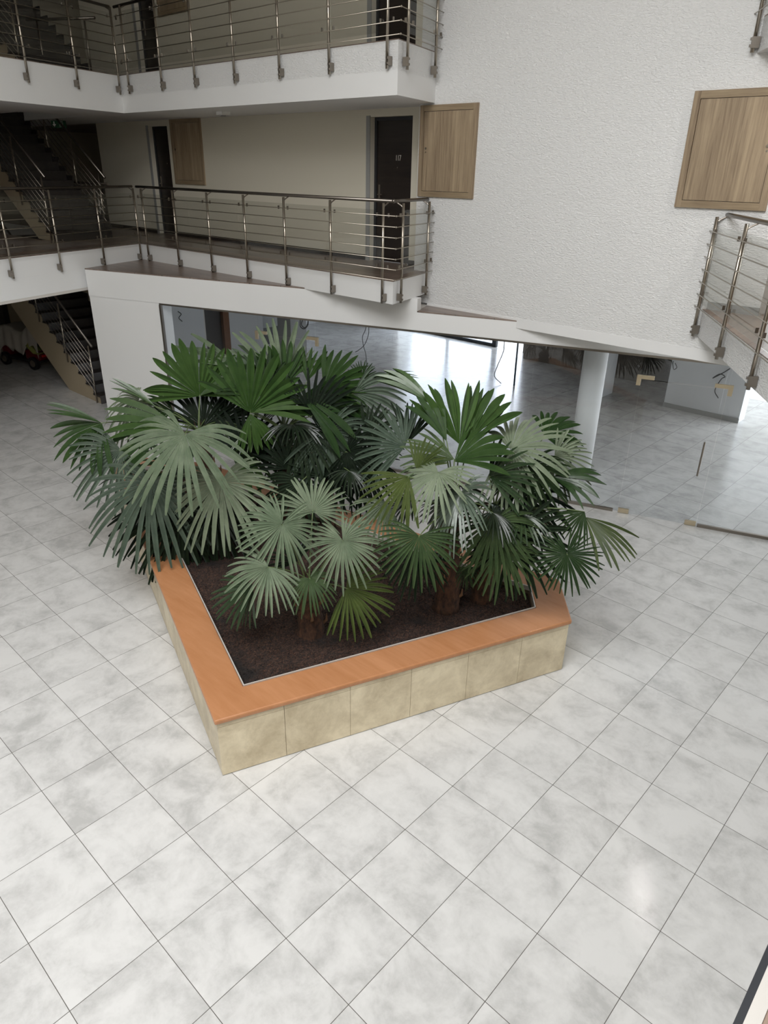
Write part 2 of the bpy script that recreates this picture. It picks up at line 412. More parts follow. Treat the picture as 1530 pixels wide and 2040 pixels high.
# ------------------------------------------------------------------ mesh helpers
class MB:
    """collects boxes, prisms and tubes, then links them as one mesh object"""
    def __init__(self): self.v = []; self.f = []

    def add(self, vs, fs):
        k = len(self.v)
        self.v += [tuple(p) for p in vs]
        self.f += [tuple(i + k for i in q) for q in fs]
        return self

    def box(self, x0, x1, y0, y1, z0, z1):
        vs = [(x, y, z) for z in (z0, z1) for x, y in ((x0, y0), (x1, y0), (x1, y1), (x0, y1))]
        return self.add(vs, [(3, 2, 1, 0), (4, 5, 6, 7), (0, 1, 5, 4), (1, 2, 6, 5), (2, 3, 7, 6), (3, 0, 4, 7)])

    def obox(self, c, ax, ay, az):
        c, ax, ay, az = map(Vector, (c, ax, ay, az))
        vs = [c + ax * i + ay * j + az * k for k in (-1, 1) for i, j in ((-1, -1), (1, -1), (1, 1), (-1, 1))]
        return self.add(vs, [(3, 2, 1, 0), (4, 5, 6, 7), (0, 1, 5, 4), (1, 2, 6, 5), (2, 3, 7, 6), (3, 0, 4, 7)])

    def prism(self, poly, z0, z1):
        a = sum(poly[i][0] * poly[(i + 1) % len(poly)][1] - poly[(i + 1) % len(poly)][0] * poly[i][1] for i in range(len(poly)))
        if a < 0: poly = poly[::-1]
        n = len(poly)
        vs = [(x, y, z0) for x, y in poly] + [(x, y, z1) for x, y in poly]
        fs = [tuple(range(n - 1, -1, -1)), tuple(range(n, 2 * n))] + [(i, (i + 1) % n, n + (i + 1) % n, n + i) for i in range(n)]
        return self.add(vs, fs)

    def frame(self, outer, inner, z0, z1):
        """closed band between two polygons of equal count"""
        n = len(outer)
        vs = [(x, y, z) for z in (z0, z1) for P in (outer, inner) for x, y in P]
        fs = []
        for i in range(n):
            j = (i + 1) % n
            fs += [(2 * n + i, 2 * n + j, 3 * n + j, 3 * n + i), (j, i, n + i, n + j), (i, j, 2 * n + j, 2 * n + i), (n + j, n + i, 3 * n + i, 3 * n + j)]
        return self.add(vs, fs)

    def tube(self, pts, r, n=8, closed=False):
        pts = [Vector(p) for p in pts]
        rs = r if isinstance(r, (list, tuple)) else [r] * len(pts)
        vs = []; up = None
        for i, p in enumerate(pts):
            if closed: d = pts[(i + 1) % len(pts)] - pts[i - 1]
            else: d = pts[min(i + 1, len(pts) - 1)] - pts[max(i - 1, 0)]
            d.normalize()
            if up is None: up = Vector((0, 0, 1)) if abs(d.z) < 0.9 else Vector((1, 0, 0))
            a = d.cross(up).normalized(); b = a.cross(d).normalized(); up = b
            vs += [p + (a * math.cos(2 * math.pi * k / n) + b * math.sin(2 * math.pi * k / n)) * rs[i] for k in range(n)]
        fs = []
        m = len(pts)
        for i in range(m if closed else m - 1):
            for k in range(n):
                j = (i + 1) % m
                fs.append((i * n + k, i * n + (k + 1) % n, j * n + (k + 1) % n, j * n + k))
        if not closed:
            fs += [tuple(range(n - 1, -1, -1)), tuple((m - 1) * n + k for k in range(n))]
        return self.add(vs, fs)

    def build(self, name, mat, parent=None, smooth=False, bevel=0.0):
        me = bpy.data.meshes.new(name)
        me.from_pydata(self.v, [], self.f)
        for m_ in (mat if isinstance(mat, (list, tuple)) else [mat]): me.materials.append(m_)
        if smooth:
            for p in me.polygons: p.use_smooth = len(p.vertices) <= 4
        o = bpy.data.objects.new(name, me); COL.objects.link(o)
        if parent is not None: o.parent = parent
        if bevel:
            b = o.modifiers.new('bevel', 'BEVEL'); b.width = bevel; b.segments = 2; b.limit_method = 'ANGLE'
        return o


def tag(o, label=None, cat=None, group=None, kind=None):
    if label: o['label'] = label
    if cat: o['category'] = cat
    if group: o['group'] = group
    if kind: o['kind'] = kind
    return o


def thing(name, label, cat, loc=(0, 0, 0), rz=0.0, group=None):
    o = bpy.data.objects.new(name, None); COL.objects.link(o)
    o.location = loc; o.rotation_euler = (0, 0, rz); o.empty_display_size = 0.1
    return tag(o, label, cat, group)


def struct(name, mb, mat, label=None, **kw):
    o = mb.build(name, mat, **kw)
    return tag(o, label, name.split('.')[0].split('_')[0], kind='structure')


def walls_with_holes(mb, x0, x1, y0, y1, z0, z1, holes):
    """wall along x with rectangular holes (hx0, hx1, hz0, hz1)"""
    xs = sorted({x0, x1, *[h[0] for h in holes], *[h[1] for h in holes]})
    for a, b in zip(xs, xs[1:]):
        cuts = sorted((h[2], h[3]) for h in holes if h[0] < (a + b) / 2 < h[1])
        z = z0
        for c0, c1 in cuts:
            if c0 > z + 1e-4: mb.box(a, b, y0, y1, z, c0)
            z = c1
        if z < z1 - 1e-4: mb.box(a, b, y0, y1, z, z1)
    return mb


# ------------------------------------------------------------------ the setting
Z1, Z2, Z3 = 3.21, 6.11, 9.01           # gallery floor levels
def g_y(x): return 10.8886 + 0.3524 * x  # the slanting ground-floor front
GD = Vector((0.9431, 0.3324, 0)); GN = Vector((0.3324, -0.9431, 0))
G0 = Vector((-3.898, 9.515, 0))
def gp(u, off=0.0, z=0.0): return G0 + GD * u + GN * off + Vector((0, 0, z))
def gbox(mb, u0, u1, o0, o1, z0, z1):
    c = gp((u0 + u1) / 2, (o0 + o1) / 2, (z0 + z1) / 2)
    return mb.obox(c, GD * (u1 - u0) / 2, GN * abs(o1 - o0) / 2, Vector((0, 0, (z1 - z0) / 2)))

struct('floor', MB().box(-30, 4, -12, 17.45, -0.25, 0), FLOOR_T, 'grey marbled square floor tiles of the court')
struct('ground_outside', MB().box(-34, 16, 17.45, 40, -0.3, -0.04), OUTG, 'bright sunlit paving outside the far windows')

EDGE = [(-13.88, 7.75), (-9.55, -5.37)]
def edge_x(y): return EDGE[0][0] + (EDGE[1][0] - EDGE[0][0]) * (7.75 - y) / (7.75 + 5.37)
BACKPOLY = [(-13.88, 7.75), (-6.99, 7.75), (-7.32, 8.92), (-7.32, 9.54), (-13.88, 9.54)]
LEFTPOLYS = [[(-13.88, 7.75), (-13.88, 9.54), (-18.05, 9.54), (-18.05, 9.3), (-24, 9.3), (-24, 7.85), (-15.6, 7.85), (-15.6, 7.75)],
             [(-15.6, 6.5), (edge_x(6.5), 6.5), (-13.88, 7.75), (-15.6, 7.75)],
             [(-24, -5.37), (edge_x(-5.37), -5.37), (edge_x(6.5), 6.5), (-24, 6.5)]]
RIGHTPOLY = [(-3.05, 8.92), (0.0, 4.18), (0.0, -6), (2.2, -6), (2.2, 10.4), (-2.42, 10.4), (-2.42, 8.92)]
NEARPOLY = [(edge_x(-5.37), -5.37), (0.0, -5.37), (0.0, -8), (-24, -8), (-24, -5.37)]


def inset_first(poly, k):  # pull the whole outline a little towards its centre
    cx = sum(p[0] for p in poly) / len(poly); cy = sum(p[1] for p in poly) / len(poly)
    return [(cx + (x - cx) * (1 - k), cy + (y - cy) * (1 - k)) for x, y in poly]


def slab(nm, polys, z0, z1, mat): 
    mb = MB()
    for p in polys: mb.prism(p, z0, z1)
    return struct(nm, mb, mat)

slab('floor_slab_rear_gallery', [BACKPOLY], 2.885, Z1 - 0.012, SMOOTH)['label'] = 'white edge of the first floor rear gallery'
slab('floor_slab_stair_gallery', LEFTPOLYS, 2.885, Z1 - 0.012, SMOOTH)['label'] = 'white edge of the first floor gallery before the stairs'
slab('floor_slab_window_gallery', [RIGHTPOLY], 2.89, Z1 - 0.012, STUCCO)['label'] = 'white edge of the first floor gallery beside the stucco wall'
slab('floor_slab_rear_gallery_above', [BACKPOLY], 5.775, Z2 - 0.012, STUCCO)['label'] = 'white edge of the second floor rear gallery'
slab('floor_slab_stair_gallery_above', LEFTPOLYS, 5.775, Z2 - 0.012, SMOOTH)['label'] = 'white edge of the second floor gallery before the stairs'
slab('floor_slab_window_gallery_above', [RIGHTPOLY], 5.79, Z2 - 0.012, STUCCO)['label'] = 'white edge of the second floor gallery beside the stucco wall'
slab('ceiling_top', [BACKPOLY] + LEFTPOLYS, 8.55, 9.0, SOFFIT)
slab('ceiling_top_side', [RIGHTPOLY], 8.7, 9.0, SOFFIT)
slab('ceiling_beam_rear', [[(-13.885, 7.744), (-6.984, 7.744), (-7.32, 8.92), (-7.32, 9.3), (-13.885, 9.3)]], 5.5, 5.775, SMOOTH)
slab('ceiling_beam_stair', [[(x + 0.006, y) if abs(x - edge_x(y)) < 1e-3 else (x, y) for x, y in p] for p in LEFTPOLYS], 5.5, 5.775, SMOOTH)
dx = Vector((EDGE[0][0] - EDGE[1][0], EDGE[0][1] - EDGE[1][1], 0)).normalized(); nx_ = Vector((dx.y, -dx.x, 0))
E0 = Vector((edge_x(6.45), 6.45, 0)); E1 = Vector((edge_x(-5.37), -5.37, 0))
mb = MB(); q = [E0, E1, E1 - nx_ * 0.3, E0 - nx_ * 0.3]
mb.prism([((p + nx_ * 0.006).x, (p + nx_ * 0.006).y) for p in q], 2.55, 2.885)
struct('ceiling_beam_entry', mb, SMOOTH, 'white downstand beam over the dark stair hall')
mb = MB(); [mb.prism(p, 2.50, 2.55) for p in LEFTPOLYS[2:]]
struct('ceiling_hall', mb, SOFFIT)
for nm, polys, z in (('floor_tiles_rear_gallery', [BACKPOLY], Z1), ('floor_tiles_stair_gallery', LEFTPOLYS, Z1),
                     ('floor_tiles_rear_gallery_above', [BACKPOLY], Z2), ('floor_tiles_stair_gallery_above', LEFTPOLYS, Z2)):
    slab(nm, polys, z - 0.012, z, PLANK)
slab('floor_tiles_window_gallery', [RIGHTPOLY], Z1 - 0.012, Z1, PLANKY)
slab('floor_tiles_window_gallery_above', [RIGHTPOLY], Z2 - 0.012, Z2, PLANKY)
struct('trim_1', MB().box(-0.02, -0.006, -1.5, 3.9, 3.12, 3.205), DARKM, 'slab face below the gallery floor edging, its shade put into the colour')  # shaded slab face, drawn as a dark coloured strip
struct('trim_2', MB().box(-0.006, 0.02, -1.5, 3.9, 3.16, 3.214), ALU, 'pale metal edging of the gallery floor')

# rear corridor wall with door recesses, stucco wall standing before it
DOORS = [(-8.955, -8.055, Z1, 5.39), (-15.72, -14.965, Z1, 5.39), (-8.95, -8.05, Z2, 8.29), (-15.72, -14.95, Z2, 8.29)]
mb = MB(); walls_with_holes(mb, -18.05, -7.3, 9.3, 9.55, Z1, 9.0, DOORS)
struct('wall_rear', mb, SATIN, 'beige corridor wall behind the rear gallery')
struct('wall_stucco', MB().box(-7.6, -2.42, 8.92, 9.295, 2.735, 9.6), STUCCO, 'white textured stucco wall above the glass front')
struct('wall_stucco_foot', MB().box(-7.3, -2.42, 8.912, 9.295, 2.6, 2.735), SMOOTH, 'smooth white band along the foot of the stucco wall')
struct('wall_side_recess', MB().box(-2.42, 3, 10.4, 10.6, Z1, 9.0), SATIN)
struct('wall_side', MB().box(2.0, 2.2, -6, 10.4, 0, 9.6), SATIN)
struct('wall_stair_end', MB().box(-24.2, -24, -8, 13, 2.9, 9.6), SATIN)
struct('wall_hall_end', MB().box(-24.2, -24, -8, 13, 0, 2.9), SHADEHALL, 'end wall of the stair hall, its shade put into the colour')
struct('wall_hall_rear', MB().box(-24, -22, 8.4, 8.6, 0, 2.885), SHADEHALL)
struct('wall_stair_far', MB().box(-24, -18.05, 12.8, 13, Z1, 9.6), SATIN)
struct('wall_stair_return', MB().box(-18.05, -17.85, 9.55, 12.8, Z1, 9.0), SATIN)
struct('floor_slab_stair_return', MB().box(-24, -18.05, 9.3, 12.8, 2.885, Z1).box(-24, -18.05, 9.3, 12.8, 5.5, Z2), PLANK)
struct('wall_near', MB().box(-24, 2.2, -8.2, -8, 0, 9.6), SATIN)
slab('floor_slab_near_gallery', [NEARPOLY], 2.885, Z1, SMOOTH)
slab('floor_slab_near_gallery_above', [NEARPOLY], 5.79, Z2, SMOOTH)
mb = MB()
for r in ((-24.2, -4.6, -8.2, 13), (0.5, 2.2, -8.2, 13), (-4.6, 0.5, 3.0, 13), (-4.6, 0.5, -8.2, -5.4)): mb.box(*r, 9.6, 9.75)
struct('ceiling_roof', mb, SOFFIT)
struct('baseboard_rear', walls_with_holes(MB(), -18.05, -7.6, 9.285, 9.3, Z1, Z1 + 0.085, [(a - 0.09, b, Z1, Z1 + 1) for a, b, *_ in DOORS[:2]]), DARKW)
struct('baseboard_stucco', MB().box(-3.0, -2.42, 8.905, 8.92, Z1, Z1 + 0.09), GREYW)
struct('wall_stair_side', MB().box(-22, -13.6, 7.85, 8.0, 0, 2.885), STAIRW)

# slanting ground-floor front: fascia, ledges, white pier, room ceiling
mb = MB()
gbox(mb, -9.93, 3.2, 0, -0.16, 2.415, 2.6)
gbox(mb, -9.93, -3.36, 0, -0.16, 2.6, 2.885)
gbox(mb, -3.36, -1.75, 0, -0.16, 2.6, 2.69)
struct('wall_front_fascia', mb, SMOOTH, 'smooth white slanting fascia above the glass front')
mb = MB()
gbox(mb, -9.93, -8.30, -0.012, -0.32, 0, 2.415)
struct('wall_front_pier', mb, SMOOTH, 'tall white wall pier between stair hall and glass front')
a = gp(-9.93); 
mb = MB().prism([(a.x, a.y), (-8.906, 7.75), (-13.86, 7.75)], 2.885, 2.905)
struct('trim_ledge_rear', mb, PLANK, 'wood-look tiled ledge under the rear gallery')
a = gp(-3.36); b = gp(-1.76)
struct('trim_ledge_stucco', MB().prism([(a.x, a.y), (b.x, b.y), (-7.3, 8.92)], 2.685, 2.705), PLANK, 'narrow wood-look tiled ledge at the foot of the stucco wall')
a = gp(-9.9, -0.17); b = gp(5.0, -0.17)
struct('ceiling_shop', MB().prism([(a.x, a.y), (b.x, b.y), (3.5, 17.4), (-18, 17.4), (-18, 8.0), (-13.3, 8.0)], 2.6, 2.7), SOFFIT)
struct('trim_3', gbox(MB(), -8.30, 3.2, 0.004, -0.05, 2.385, 2.415), STEELD, 'grey metal head channel over the glass')

# ground-floor room behind the glass
struct('wall_shop_left', MB().box(-15.75, -15.55, 8.0, 10.15, 0, 2.6).box(-15.75, -15.55, 10.85, 12.0, 0, 2.6), ROOMW)
struct('wall_shop_left_jamb', MB().box(-15.7, -15.50, 10.70, 10.88, 0, 2.6), BRICK, 'raw brick jamb of the dark opening')
_d = thing('door_5', 'dark panel standing for the shade in the far left doorway of the empty room', 'door', (-15.64, 10.425, 0)); _d['kind'] = 'structure'
MB().box(-0.03, 0.03, -0.235, 0.27, 0.01, 2.55).build('door_leaf', DOORM, _d)  # dark panel added in the opening so the doorway looks shaded
MB().box(-0.05, 0.075, -0.275, -0.235, 0, 2.6).build('door_frame', ALU, _d)
struct('wall_shop_lobby', MB().box(-18, -17.8, 8.0, 17.4, 0, 2.6), ROOMW)
struct('pillar_grey', MB().box(-15.3, -14.75, 12.3, 12.85, 0, 2.6), GREYW, 'square grey pillar in the far room')
struct('pillar_white', MB().box(-7.55, -6.95, 15.0, 15.5, 0, 2.6), ROOMW, 'white square pillar behind the round column')
struct('wall_shop_rear', MB().box(-10.65, -5.4, 17.4, 17.6, 0, 2.6).box(-18, -15.6, 17.4, 17.6, 0, 2.6), DIMW)
struct('wall_shop_rear_step', MB().box(-10.28, -6.9, 16.85, 17.4, 0, 2.6), DIMW, 'dim bare wall at the back of the room')
struct('wall_shop_white', MB().box(-5.65, -4.47, 15.35, 15.75, 0, 2.6).box(-4.47, -4.05, 15.36, 15.75, 0, 2.6), ROOMW, 'white wall block inside the room beside the bright opening')
struct('baseboard_shop', MB().box(-5.66, -4.04, 15.335, 15.35, 0, 0.1), GREYW)
struct('wall_shop_white_return', MB().box(-5.65, -5.5, 15.75, 17.4, 0, 2.6), ROOMW)
struct('wall_outside', MB().box(-9, 8, 23, 23.3, -0.05, 3.2), WHITE, 'white boundary wall outside')
# dark framed window at the far end
w = thing('window_1', 'dark framed far window low under the fascia', 'window'); w['kind'] = 'structure'
MB().box(-15.6, -11.6, 17.42, 17.48, 0.0, 0.09).box(-11.72, -11.58, 17.40, 17.5, 0, 2.6).box(-13.45, -13.36, 17.42, 17.48, 0.09, 2.6).build('window_frame', DARKM, w)
MB().box(-15.6, -13.45, 17.445, 17.455, 0.09, 2.6).box(-13.36, -11.72, 17.445, 17.455, 0.09, 2.6).build('pane', GLASS, w)
col_mb = MB().tube([(-4.93, 10.20, 0), (-4.93, 10.20, 2.6)], 0.185, 40)
struct('column_round', col_mb, SMOOTH, 'round white column just behind the glass', smooth=True)

# ------------------------------------------------------------------ doors
def door(i, x0, x1, z0, z1, label, number=None):
    d = thing('door_%d' % i, label, 'door', ((x0 + x1) / 2, 9.3, z0)); d['kind'] = 'structure'
    w_, h_ = (x1 - x0) / 2, z1 - z0
    MB().box(-w_, -w_ + 0.05, 0.10, 0.19, 0, h_).box(w_ - 0.05, w_, 0.10, 0.19, 0, h_).box(-w_ + 0.05, w_ - 0.05, 0.10, 0.19, h_ - 0.05, h_).build('door_frame', DARKM, d)
    lf = MB().box(-w_ + 0.05, w_ - 0.05, 0.12, 0.17, 0.005, h_ - 0.05).build('door_leaf', DOORM, d)
    hx = -w_ + 0.11
    MB().box(hx - 0.02, hx + 0.02, 0.11, 0.12, 0.95, 1.2).tube([(hx, 0.12, 1.05), (hx, 0.075, 1.05), (hx + 0.1, 0.075, 1.05)], 0.01).build('door_handle', STEELD, lf)
    MB().tube([(0.05, 0.121, 1.46), (0.05, 0.115, 1.46)], 0.011, 10).build('peephole', STEEL, lf)
    MB().box(-w_ - 0.085, -w_, -0.012, 0.0, 0, h_ + 0.02).build('door_casing', GREYW, d)
    if number:
        c = bpy.data.curves.new('door_number', 'FONT'); c.body = number; c.size = 0.115; c.extrude = 0.003; c.align_x = 'CENTER'
        c.materials.append(NUMW)
        t = bpy.data.objects.new('door_number', c); COL.objects.link(t); t.parent = lf
        t.location = (0.07, 0.112, 1.56); t.rotation_euler = (math.pi / 2, 0, 0); t.scale = (0.72, 1, 1)
    return d

door(1, *DOORS[0], 'dark wenge door numbered 117 on the first floor', '117')
door(2, *DOORS[1], 'dark door beside the oak hatch on the first floor, near the stairs')
door(3, *DOORS[2], 'dark door on the second floor above door 117')
door(4, *DOORS[3], 'dark door on the second floor near the stairs')


def hatch(x0, x1, z0, z1, y, label, lock_side):
    h = thing('cupboard_hatch', label, 'hatch', ((x0 + x1) / 2, y, z0), 0, 'oak cupboard hatches')
    w_, t = (x1 - x0) / 2, z1 - z0; f = 0.075
    MB().box(-w_, -w_ + f, -0.035, 0, 0, t).build('frame_stile', OAKZ, h)
    MB().box(w_ - f, w_, -0.035, 0, 0, t).build('frame_stile', OAKZ, h)
    MB().box(-w_ + f, w_ - f, -0.034, 0, t - f, t).build('frame_rail', OAKX, h)
    MB().box(-w_ + f, w_ - f, -0.034, 0, 0, f).build('frame_rail', OAKX, h)
    p = MB().box(-w_ + f + 0.006, w_ - f - 0.006, -0.027, 0, f + 0.006, t - f - 0.006).build('hatch_door', OAKZ, h)
    lx = lock_side * (w_ - f - 0.05)
    MB().tube([(lx, -0.025, t * 0.54), (lx, -0.034, t * 0.54)], 0.016, 12).tube([(lx, -0.025, t * 0.54 - 0.05), (lx, -0.03, t * 0.54 - 0.05)], 0.01, 10).build('lock', STEEL, p)
    return h

hatch(-7.56, -6.535, 4.283, 5.476, 8.92, 'oak cupboard hatch on the stucco wall beside door 117', -1)
hatch(-3.605, -2.60, 4.306, 5.476, 8.92, 'pale oak cupboard hatch on the stucco wall above the tiled side gallery', 1)
hatch(-14.805, -13.695, 4.277, 5.505, 9.3, 'shaded oak hatch on the first floor corridor wall beside a dark door', -1)
hatch(-14.815, -13.745, 7.28, 8.5, 9.3, 'oak hatch on the second floor corridor wall, only its foot in view', -1)


# ------------------------------------------------------------------ glass front
def glass_panel(u0, u1, label, z0=0.02, z1=2.385):
    o = gbox(MB(), u0 + 0.003, u1 - 0.003, -0.014, -0.026, z0, z1).build('glass_panel', GLASS)
    return tag(o, label, 'glass panel', 'fixed glass panels of the ground floor front')

glass_panel(-8.27, -6.25, 'tall fixed glass panel beside the white wall pier')
glass_panel(-5.145, -4.07, 'fixed glass panel behind the palms, to the hinge side of the rear glass door')
glass_panel(-4.07, -3.0, 'fixed glass panel in front of the far window, with cables hanging behind it')
glass_panel(-3.0, -1.5, 'fixed glass panel in front of the teal pipe')
glass_panel(-1.5, 0.02, 'fixed glass panel before the round white column')
glass_panel(1.135, 3.1, 'fixed glass panel below the tiled side gallery, past the door with the bar handle')
glass_panel(-6.25, -5.15, 'glass strip above the glass door half hidden by palms', 2.075, 2.385)
glass_panel(0.02, 1.135, 'glass strip above the glass door with the long bar handle', 2.075, 2.385)


def glass_door(u0, u1, label, handle_u):
    d = thing('glass_door', label, 'glass door', gp((u0 + u1) / 2, -0.02), 0, 'frameless glass doors')
    d.rotation_euler = (0, 0, math.atan2(GD.y, GD.x)); h = (u1 - u0) / 2
    MB().box(-h + 0.004, h - 0.004, -0.006, 0.006, 0.012, 2.06).build('door_glass', GLASS, d)
    for s in (-1, 1):
        x = s * h
        m = MB().box(min(x - s * 0.006, x - s * 0.16), max(x - s * 0.006, x - s * 0.16), -0.018, 0.018, 0.005, 0.075).build('floor_patch', BRASS, d)
    for s, sx in ((1, h), (-1, -h)):
        MB().box(min(sx - s * 0.17, sx + s * 0.06), max(sx - s * 0.17, sx + s * 0.06), -0.02, 0.02, 2.075, 2.125).box(min(sx + 0.003 * s, sx + 0.06 * s), max(sx + 0.003 * s, sx + 0.06 * s), -0.019, 0.019, 1.98, 2.075).build('corner_fitting', BRASS, d)
    hx = handle_u - (u0 + u1) / 2
    MB().tube([(hx, -0.055, 0.80), (hx, -0.055, 1.31)], 0.014, 12).tube([(hx, 0.0, 0.9), (hx, -0.055, 0.9)], 0.008).tube([(hx, 0.0, 1.21), (hx, -0.055, 1.21)], 0.008).build('bar_handle', STEELD, d)
    return d

glass_door(0.02, 1.135, 'frameless glass door with a long vertical bar handle and brass-toned corner fittings', 1.0)
glass_door(-6.25, -5.15, 'frameless glass door half hidden behind the palms', -6.1)
for u0, u1, lb in ((-8.27, -6.3, 'steel floor channel under the glass beside the white pier'), (-5.1, -0.05, 'steel floor channel under the glass behind the planter'),
                   (1.15, 3.1, 'brass-toned steel floor channel past the glass door with the bar handle')):
    tag(gbox(MB(), u0, u1, 0.0, -0.04, 0, 0.045).build('floor_channel', STEELD), lb, 'channel', 'floor channels of the glass front')
tag(gbox(MB(), -8.31, -8.27, 0.004, -0.045, 0.0, 2.385).build('glazing_channel', STEELD), 'upright metal channel where the glass meets the white pier', 'channel')

# conduit, cables and boards in the unfinished room
tag(MB().tube([(-8.92, 14.34, 0), (-8.96, 14.36, 2.6)], 0.022).build('conduit_pipe', PIPE), 'thin teal pipe standing upright in the empty room', 'pipe')
def cable(pts, r, m, lb):
    P = [Vector(p) for p in pts]; P = [P[0] * 2 - P[1]] + P + [P[-1] * 2 - P[-2]]; out = []
    for i in range(1, len(P) - 2):
        a, b, c, d = P[i - 1:i + 3]
        for k in range(6):
            t = k / 6
            out.append(0.5 * (2 * b + (c - a) * t + (2 * a - 5 * b + 4 * c - d) * t * t + (3 * b - a - 3 * c + d) * t ** 3))
    out.append(P[-2])
    return tag(MB().tube(out, r, 6).build('hanging_cable', m, smooth=True), lb, 'cable', 'loose cables in the empty room')
cable([(-9.53, 8.17, 2.6), (-9.53, 8.17, 2.26), (-9.53, 8.17, 2.14), (-9.45, 8.19, 2.11), (-9.39, 8.22, 2.18), (-9.39, 8.22, 2.27), (-9.47, 8.19, 2.28), (-9.51, 8.18, 2.17), (-9.44, 8.20, 2.13), (-9.38, 8.22, 2.25), (-9.38, 8.22, 2.6)], 0.009, WIRE, 'black cable coiled into a loop high beside the square grey pillar')
cable([(-8.32, 8.60, 2.6), (-8.34, 8.59, 2.24), (-8.40, 8.57, 2.08), (-8.37, 8.57, 1.92), (-8.34, 8.59, 1.80), (-8.31, 8.59, 1.62)], 0.006, WIRE, 'black cable dangling from the ceiling in front of the far window floor')
cable([(-8.30, 8.62, 2.6), (-8.30, 8.62, 2.28), (-8.31, 8.62, 2.12), (-8.37, 8.59, 1.95), (-8.46, 8.54, 1.85), (-8.52, 8.52, 1.81)], 0.006, WIRE, 'black cable crossing another, its end kicked sideways')
cable([(-9.2, 14.2, 2.6), (-9.22, 14.2, 1.08), (-9.22, 14.2, 0.8), (-9.36, 14.2, 0.40), (-9.41, 14.2, 0.16), (-9.2, 14.2, 0.02)], 0.010, WIREL, 'pale cable drooping to the floor beside the teal pipe')
cable([(-5.62, 15.345, 1.02), (-5.6, 15.28, 0.98), (-5.55, 15.27, 0.87), (-5.5, 15.28, 0.92), (-5.56, 15.30, 1.0)], 0.010, WIRE, 'short black cable loop sticking out of the white wall block')
cable([(-4.45, 15.345, 1.08), (-4.55, 15.28, 0.98), (-4.72, 15.27, 0.84), (-4.6, 15.28, 0.95), (-4.48, 15.26, 0.92), (-4.55, 15.28, 0.85), (-4.62, 15.27, 0.6), (-4.52, 15.28, 0.45)], 0.010, WIRE, 'tangled black cables beside the corner of the white wall block')
cable([(-15.55, 9.44, 1.44), (-15.48, 9.48, 1.38), (-15.47, 9.40, 1.30), (-15.5, 9.50, 1.2)], 0.010, WIRE, 'short black cable sticking out of the room wall beside the pier, the upper one')
cable([(-15.55, 9.27, 0.31), (-15.47, 9.3, 0.24), (-15.47, 9.4, 0.24), (-15.5, 9.42, 0.32)], 0.010, WIRE, 'short black cable sticking out of the room wall just above the floor')
b = thing('floor_cabinet', 'grey box unit with a dark base beside the square grey pillar', 'cabinet', (-16.65, 12.93, 0))
MB().box(-0.25, 0.25, -0.36, 0.34, 0.47, 0.95).build('body', GREYW, b)
MB().box(-0.23, 0.27, -0.37, 0.35, 0, 0.47).build('base', DARKM, b)
MB().box(-0.25, 0.28, 0.35, 0.42, 0, 1.05).build('side_panel', WHITE, b)

# ------------------------------------------------------------------ railings
def offset_path(pts, d):
    """shift an open plan path to its right-hand side by d with mitred corners"""
    P = [Vector((x, y)) for x, y in pts]; out = []
    for i, p in enumerate(P):
        ns = []
        if i > 0: t = (p - P[i - 1]).normalized(); ns.append(Vector((t.y, -t.x)))
        if i < len(P) - 1: t = (P[i + 1] - p).normalized(); ns.append(Vector((t.y, -t.x)))
        n = sum(ns, Vector((0, 0))).normalized()
        out.append(p + n * d / max(0.3, n.dot(ns[0])))
    return out


def along(pts, seg, dist):
    a, b = Vector(pts[seg]), Vector(pts[seg + 1]); t = (b - a).normalized()
    return a + t * dist, t


